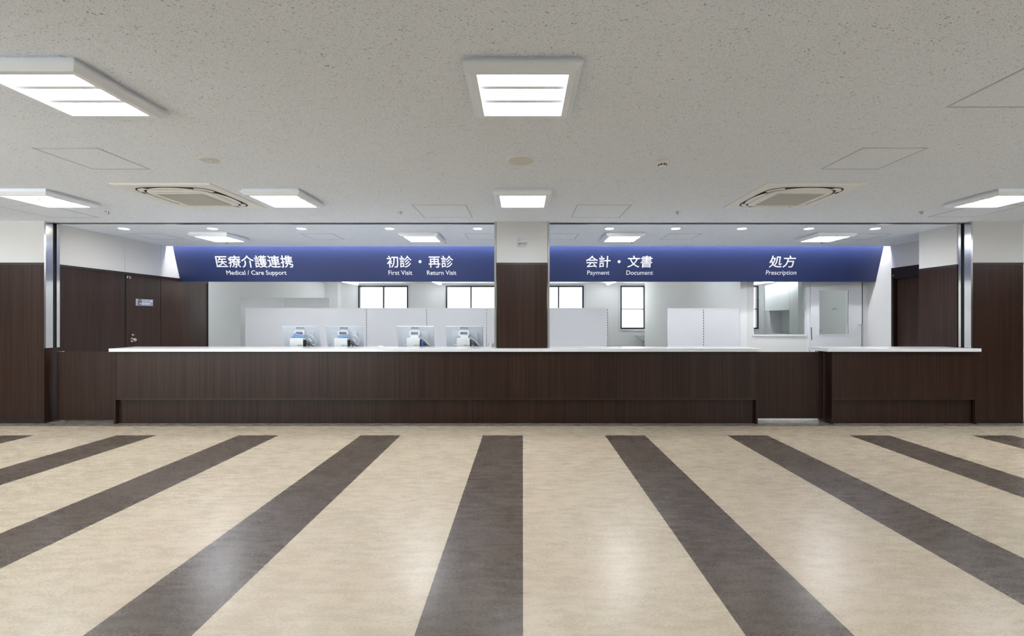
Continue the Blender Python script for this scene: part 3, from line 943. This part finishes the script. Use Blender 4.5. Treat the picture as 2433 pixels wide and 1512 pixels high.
r = thing("smoke_detector", "small white smoke detector on the ceiling, right of the round speaker", "smoke detector", (1.155, 3.76, ZC))
part("base", MB().lathe([(0, 0), (0.052, 0), (0.052, -0.016), (0.046, -0.024), (0, -0.024)], (1.155, 3.76, ZC), n=32), 'acw', r, smooth=True)
part("chamber", MB().lathe([(0, -0.024), (0.033, -0.024), (0.030, -0.042), (0.024, -0.047), (0, -0.048)], (1.155, 3.76, ZC), n=32), 'acw', r, smooth=True)
for k in range(8):
    a = 2 * math.pi * k / 8 + 0.2
    c0 = Vector((1.155 + 0.0315 * math.cos(a), 3.76 + 0.0315 * math.sin(a), ZC - 0.034))
    tv = Vector((-math.sin(a), math.cos(a), 0)) * 0.0085
    nv = Vector((math.cos(a), math.sin(a), 0)) * 0.0022
    part("vent_slot", MB().prism([c0 - tv - nv + Vector((0, 0, -0.0045)), c0 + tv - nv + Vector((0, 0, -0.0045)), c0 + tv + nv + Vector((0, 0, -0.0045)), c0 - tv + nv + Vector((0, 0, -0.0045))],
                                 (0, 0, 0.009)), 'dark', r)

r = thing("emergency_light", "flat round emergency light with two tiny lenses, left of the round speaker", "emergency light", (-2.57, 3.73, ZC))
part("cover", MB().lathe([(0, 0), (0.072, 0), (0.070, -0.006), (0.02, -0.010), (0, -0.010)], (-2.57, 3.73, ZC), n=36), 'spk', r, smooth=True)
for x in (-2.580, -2.556):
    part("lens", MB().lathe([(0, -0.009), (0.008, -0.009), (0.006, -0.015), (0, -0.016)], (x, 3.73, ZC), n=14), 'led', r, smooth=True)

# wall socket on the pillar
yo = YW + 0.010
zc_ = 2.417
r = thing("wall_socket", "square white socket plate on the upper white part of the central pillar", "socket", (-0.016, yo, zc_ - 0.06))
part("frame", B(-0.077, 0.045, yo - 0.006, yo, zc_ - 0.062, zc_ + 0.062), 'hatchf', r, bevel=0.002)
part("plate", B(-0.072, 0.040, yo - 0.010, yo - 0.004, zc_ - 0.056, zc_ + 0.056), 'ceramic', r, bevel=0.002)
for z in (zc_ + 0.022, zc_ - 0.028):
    part("outlet", MB().box(-0.052, -0.047, yo - 0.0112, yo - 0.009, z, z + 0.014).box(-0.037, -0.032, yo - 0.0112, yo - 0.009, z, z + 0.014)
         .box(-0.045, -0.039, yo - 0.0112, yo - 0.009, z - 0.014, z - 0.006), 'ink', r)
part("aerial_jack", MB().ring(rrect(0.006, 0, 0.014, 0.010, 0.003, 0), rrect(0.006, 0, 0.010, 0.006, 0.002, 0), (0, 0, 0.002)), 'ink', r)
j = r.children[-1]
j.data.transform(Matrix.Rotation(math.pi / 2, 4, 'X'))
j.data.transform(Matrix.Translation((0.016, -0.010, 0.06)))

# ------------------------------------------------------------------ screens behind the counter
def screen(x0, x1, y, h, mat, label, group, slots, post_left=False):
    r = thing("partition_screen", label, "partition screen", ((x0 + x1) / 2, y, 0), group)
    part("panel", B(x0 + 0.012, x1 - 0.012, y, y + 0.03, 0.03, h - 0.02), mat, r)
    part("top_rail", B(x0, x1, y - 0.004, y + 0.034, h - 0.02, h), 'screen', r)
    for x, sl in ((x0, False), (x1 - 0.012, slots)):
        part("post", B(x, x + 0.012, y - 0.003, y + 0.033, 0, h - 0.02) if not sl else B(x + 0.003, x + 0.012, y - 0.003, y + 0.033, 0, h - 0.02), 'slots' if sl else 'screen', r)
    part("foot", MB().box(x0 + 0.1, x0 + 0.15, y - 0.10, y + 0.13, 0, 0.03).box(x1 - 0.15, x1 - 0.1, y - 0.10, y + 0.13, 0, 0.03), 'screen', r)
    return r
q = 119.05
ex = [(v - 1242) / q for v in (583, 728, 871.5, 1014.2, 1156.6, 1299.5, 1444)]
nm = ["leftmost white low screen panel behind the long counter, at the leftmost monitor",
      "second white low screen panel from the left, behind the second monitor",
      "third white low screen panel from the left, between the monitor pairs",
      "fourth white low screen panel from the left, behind the monitor nearest the pillar",
      "fifth white low screen panel, mostly hidden by the central pillar",
      "white low screen panel just right of the central pillar"]
for i in range(6):
    screen(ex[i], ex[i + 1], 9.08, 1.61, 'screen', nm[i], "white low screens left of and behind the pillar", i > 0)
q2 = F / 8.5
ex = [(v - 1242) / q2 for v in (1587.5, 1672.3, 1755.8)]
screen(ex[0], ex[1], 8.5, 1.59, 'screen', "left panel of the white low screen pair near the dispensary window", "white low screens near the dispensary", True)
screen(ex[1], ex[2], 8.5, 1.59, 'screen', "right panel of the white low screen pair near the dispensary window", "white low screens near the dispensary", False)
q3 = F / 9.5
ex = [(v - 1242) / q3 for v in (571, 676.7, 783)]
for i in range(2):
    r = thing("partition_screen", ["left panel of the tall grey screen standing behind the white screens",
                                   "right panel of the tall grey screen standing behind the white screens"][i], "partition screen",
              ((ex[i] + ex[i + 1]) / 2, 9.5, 0), "tall grey screens on the left")
    part("panel", B(ex[i] + 0.004, ex[i + 1] - 0.004, 9.5, 9.56, 0.03, 1.815), 'greyscreen', r)
    part("top_rail", B(ex[i], ex[i + 1], 9.498, 9.562, 1.815, 1.832), 'greyscreen', r)
    part("end_strip", B(ex[i + 1] - 0.004, ex[i + 1] + (0.002 if i else -0.002), 9.50, 9.57, 0.0, 1.83), 'screen', r)
    part("foot", MB().box(ex[i] + 0.1, ex[i] + 0.15, 9.40, 9.66, 0, 0.03).box(ex[i + 1] - 0.15, ex[i + 1] - 0.1, 9.40, 9.66, 0, 0.03), 'screen', r)

# ------------------------------------------------------------------ monitors on the staff desk
TILT = math.radians(15)
def monitor(kind):
    """origin on the desk under the screen; back faces the hall (-Y); top leans towards the hall"""
    r = thing("monitor", "x", "monitor", (0, 0, 0), "computer monitors on the staff desk")
    def T(p):          # screen coordinates: x, out of the back (-y), height above lower edge
        x, d, h = p
        c, s = math.cos(TILT), math.sin(TILT)
        return (x, 0.085 - s * h + c * d, 0.210 + c * h + s * d)
    def tb(m):
        m.v = [T(p) for p in m.v]
        return m
    W, Hh = 0.273, 0.357
    part("screen_casing", tb(MB().box(-W, W, -0.006, 0.022, 0, Hh)), 'casing', r, bevel=0.006)
    o_ = [(a, 0.0, b + 0.16) for a, b, _ in rrect(0.0, 0, 0.20, 0.125, 0.03, 0)]
    i_ = [(a * 0.97, -0.022, (b * 0.95) + 0.16) for a, b, _ in rrect(0.0, 0, 0.20, 0.125, 0.03, 0)]
    part("back_boss", tb(MB().loft([o_, i_])), 'casing2', r)
    po = [(a, -0.050, b + 0.262) for a, b, _ in rrect(-0.005, 0, 0.078, 0.040, 0.025, 0)]
    pi_ = [(a, -0.050, b + 0.262) for a, b, _ in rrect(-0.005, 0, 0.054, 0.024, 0.012, 0)]
    part("carry_handle", tb(MB().ring(po, pi_, (0, 0.03, 0))), 'pcw', r)
    part("mount_plate", tb(MB().box(-0.06, 0.05, -0.03, -0.02, 0.235, 0.29)), 'port', r)
    a = T((-0.055, -0.006, 0.318))
    up = Vector((0, -math.sin(TILT), math.cos(TILT)))
    lettering("maker_lettering", "EPSON", a, (1, 0, 0), up, 0.112, 0.026, 'ink', r, 0.02, 0.001)
    st = part("stand", MB().box(-0.03, 0.03, -0.03, 0.06, 0.02, 0.34).box(-0.11, 0.11, -0.13, 0.12, 0.0, 0.02), 'pcw', r)
    bx = part("computer_box", MB().box(-0.096, 0.094, -0.125, -0.040, 0.14, 0.384), 'pcw', r, bevel=0.004)
    part("port_side", B(0.0945, 0.110, -0.118, -0.050, 0.15, 0.36), 'blackc', bx)
    lettering("box_lettering", "EPSON", (0.015, -0.1252, 0.272), (1, 0, 0), (0, 0, 1), 0.07, 0.014, 'ink', bx, 0.01, 0.0005)
    def loop(cx, cz, rx, rz, y, a0, a1, n=22, rot=0.0):
        pts = []
        for k in range(n + 1):
            a = math.radians(a0 + (a1 - a0) * k / n)
            x, z = rx * math.cos(a), rz * math.sin(a)
            pts.append((cx + x * math.cos(rot) - z * math.sin(rot), y + 0.004 * math.sin(3 * a), cz + x * math.sin(rot) + z * math.cos(rot)))
        return pts
    if kind in (0, 1):
        part("white_cable", MB().tube(loop(0.17, 0.36, 0.10 if kind == 0 else 0.085, 0.055, -0.05, -130, 150, rot=-0.75), 0.0045), 'whitec', r, smooth=True)
        part("cable_plug", MB().tube([(0.145, -0.055, 0.375), (0.185, -0.055, 0.335)], 0.009), 'whitec', r, smooth=True)
        if kind == 0:
            rb = MB()
            for k, (z0, z1, h) in enumerate(((0.390, 0.420, 0.0), (0.402, 0.432, 0.012), (0.388, 0.410, -0.01))):
                rb.tube([(-0.085 + 0.012 * k, -0.10 + 0.02 * k, z0), (-0.03, -0.105, z1 + h), (0.04, -0.09, z0 + 0.02), (0.105, -0.085, z1 - 0.008)], 0.011)
        else:
            rb = MB().prism([(-0.06, -0.10, 0.392), (0.10, -0.10, 0.402), (0.10, -0.10, 0.436), (-0.055, -0.10, 0.424)], (0, 0.035, 0))
        part("blue_cable_bundle", rb, 'bluec', r, smooth=(kind == 0))
    else:
        part("white_cable", MB().tube([(0.085, -0.07, 0.405), (0.135, -0.06, 0.372), (0.18, -0.055, 0.33), (0.225, -0.05, 0.26)], 0.007), 'whitec', r, smooth=True)
        part("mount_box", B(-0.045, 0.065, -0.105, -0.03, 0.384, 0.424), 'pcw', r, bevel=0.004)
        if kind == 2:
            part("blue_plug", B(0.112, 0.138, -0.11, -0.08, 0.25, 0.345), 'blued', r)
    part("black_cable", MB().tube(loop(0.125, 0.275, 0.045, 0.028, -0.09, -150, 120), 0.008), 'blackc', r, smooth=True)
    part("black_cable", MB().tube([(0.10, -0.08, 0.345), (0.15, -0.07, 0.325), (0.20, -0.06, 0.27), (0.24, -0.05, 0.25)], 0.006), 'blackc', r, smooth=True)
    part("side_cable", MB().tube([(-0.10, -0.08, 0.29), (-0.13, -0.08, 0.285), (-0.15, -0.07, 0.27), (-0.16, -0.06, 0.24)], 0.006), 'whitec', r, smooth=True)
    return r
ML = ["leftmost monitor behind the counter, with a crumpled pale blue bundle on its box",
      "second monitor from the left, with a flat bright blue band on its box",
      "third monitor from the left, with a strong blue plug beside its white box",
      "monitor nearest the central pillar, with black cables and no blue"]
for k, px in enumerate((713.7, 817.2, 986.3, 1103.3)):
    o = monitor(k)
    s = F / 6.70
    o.location = ((px - 1242) / s, 6.705, 0.73)
    o["label"] = ML[k]

# crumpled clear film and a small white clip on the desk
random.seed(4)
m_ = MB()
nu, nv = 10, 8
vs = []
for i in range(nu + 1):
    for j in range(nv + 1):
        a, b = i / nu, j / nv
        x = -0.50 + 0.13 * a
        z = 0.73 + (0.30 + 0.06 * a) * math.sin(math.pi * min(1, b * 0.5 + 0.02)) + random.uniform(-0.012, 0.012)
        y = 6.50 + 0.10 * b + random.uniform(-0.012, 0.012)
        vs.append((x + random.uniform(-0.006, 0.006), y, z if 0 < j else 0.73))
fs = [(i * (nv + 1) + j, (i + 1) * (nv + 1) + j, (i + 1) * (nv + 1) + j + 1, i * (nv + 1) + j + 1) for i in range(nu) for j in range(nv)]
m_.add(vs, fs)
o = single("plastic_wrap", m_, 'film', "crumpled clear plastic wrap standing on the desk beside the pillar", "plastic wrap")
so = o.modifiers.new("thickness", 'SOLIDIFY')
so.thickness = 0.002
m_ = MB().loft([[(a - 2.06, b + 6.60, 0.73) for a, b, _ in rrect(0, 0, 0.04, 0.05, 0.02, 0)], [(a - 2.06, b + 6.60, 0.985) for a, b, _ in rrect(0, 0, 0.04, 0.05, 0.02, 0)],
                [(a * 0.6 - 2.06, b * 0.6 + 6.60, 1.0) for a, b, _ in rrect(0, 0, 0.04, 0.05, 0.02, 0)]])
single("stationery_box", m_, 'pcw', "small white object peeping over the counter between the monitor pairs", "desk item", smooth=True)

# ------------------------------------------------------------------ office background
def basin():
    bx, by, bz = 4.41, 15.95, 0.80
    r = thing("wash_basin", "small white wall-hung wash basin below the narrow window", "wash basin", (4.2, by, 0.36))
    loops = []
    for w, d, z in ((0.16, 0.08, 0.575), (0.24, 0.14, 0.60), (0.34, 0.20, 0.66), (0.42, 0.235, 0.74), (0.485, 0.25, 0.778), (0.50, 0.255, 0.80), (0.48, 0.235, 0.80), (0.38, 0.18, 0.76), (0.2, 0.1, 0.70)):
        l = []
        n = 20
        for k in range(n + 1):
            a = math.pi * k / n
            l.append((bx - w * math.sin(a) ** 0.8, by + d * math.cos(a), z))
        loops.append(l)
    part("bowl", MB().loft(loops), 'ceramic', r, smooth=True)
    part("backsplash", B(bx - 0.16, bx, by - 0.25, by + 0.25, 0.80, 0.815), 'ceramic', r)
    tp = part("tap", MB().tube([(bx - 0.13, by, 0.81), (bx - 0.13, by, 0.90), (bx - 0.17, by, 0.925), (bx - 0.25, by, 0.915), (bx - 0.265, by, 0.89)], 0.014), 'chrome', r, smooth=True)
    part("tap_lever", MB().tube([(bx - 0.13, by, 0.90), (bx - 0.15, by, 0.95), (bx - 0.21, by, 0.965)], 0.009), 'chrome', tp, smooth=True)
    part("trap_pipe", MB().tube([(bx - 0.18, by, 0.59), (bx - 0.18, by, 0.40), (bx - 0.15, by, 0.36), (bx - 0.10, by, 0.36), (bx, by, 0.40)], 0.02), 'chrome', r, smooth=True)
basin()

def tube_light(x, y0, y1, z, label):
    r = thing("linear_light", label, "ceiling light", (x, (y0 + y1) / 2, ZO), "linear office ceiling lights")
    part("mount_rail", B(x - 0.03, x + 0.03, y0, y1, z + 0.012, ZO), 'lampw', r)
    part("lamp_cover", B(x - 0.04, x + 0.04, y0, y1, z - 0.03, z + 0.012), 'tube', r, bevel=0.01)
tube_light(-5.78, 14.65, 15.90, 2.60, "slim lit ceiling light showing below the sign, at the first window")
tube_light(-2.88, 14.65, 15.90, 2.60, "slim lit ceiling light showing below the sign, at the second window")
tube_light(2.965, 14.65, 15.90, 2.60, "slim lit ceiling light showing below the sign, between the last two windows")
tube_light(0.0, 14.65, 15.90, 2.60, "slim lit office ceiling light hidden behind the central pillar")
for x, nme in ((-5.78, "far left"), (-2.88, "left of the middle"), (0.0, "in the middle"), (2.965, "right of the middle")):  # unseen tubes, added to shine on the screens
    tube_light(x, 8.85, 10.1, 2.60, "slim added office light above the white screens, hidden by the sign, " + nme)
tube_light(8.0, 13.6, 15.7, 2.60, "slim lit ceiling light inside the dispensary, seen through its window")
tube_light(6.9, 9.2, 12.5, 2.60, "slim lit dispensary ceiling light added unseen behind the blue sign")  # unseen tube, added to light the room behind the door glass

r = thing("wall_cabinet", "white wall-hung cupboard seen through the dispensary window", "cupboard", (8.42, 14.7, 1.66))
part("carcass", B(8.22, 8.645, 14.0, 15.4, 1.66, 2.515), 'wcool', r)
part("cupboard_door", B(8.20, 8.218, 14.005, 14.55, 1.665, 2.51), 'wcool', r)
part("cupboard_door", B(8.20, 8.218, 14.555, 15.395, 1.665, 2.51), 'wcool', r)
single("tall_cabinet", B(8.20, 8.64, 13.55, 13.99, 0, 2.63), 'greyscreen', "tall grey end of a cabinet right of the white wall-hung cupboard", "cabinet")
r = thing("worktop_unit", "white unit with an open niche under the wall-hung cupboard", "cabinet", (8.42, 14.7, 0))
part("side_panel", B(8.22, 8.64, 15.17, 15.20, 0.90, 1.655), 'wcool', r)
part("base_unit", B(8.20, 8.64, 14.0, 15.4, 0.0, 0.90), 'wcool', r)
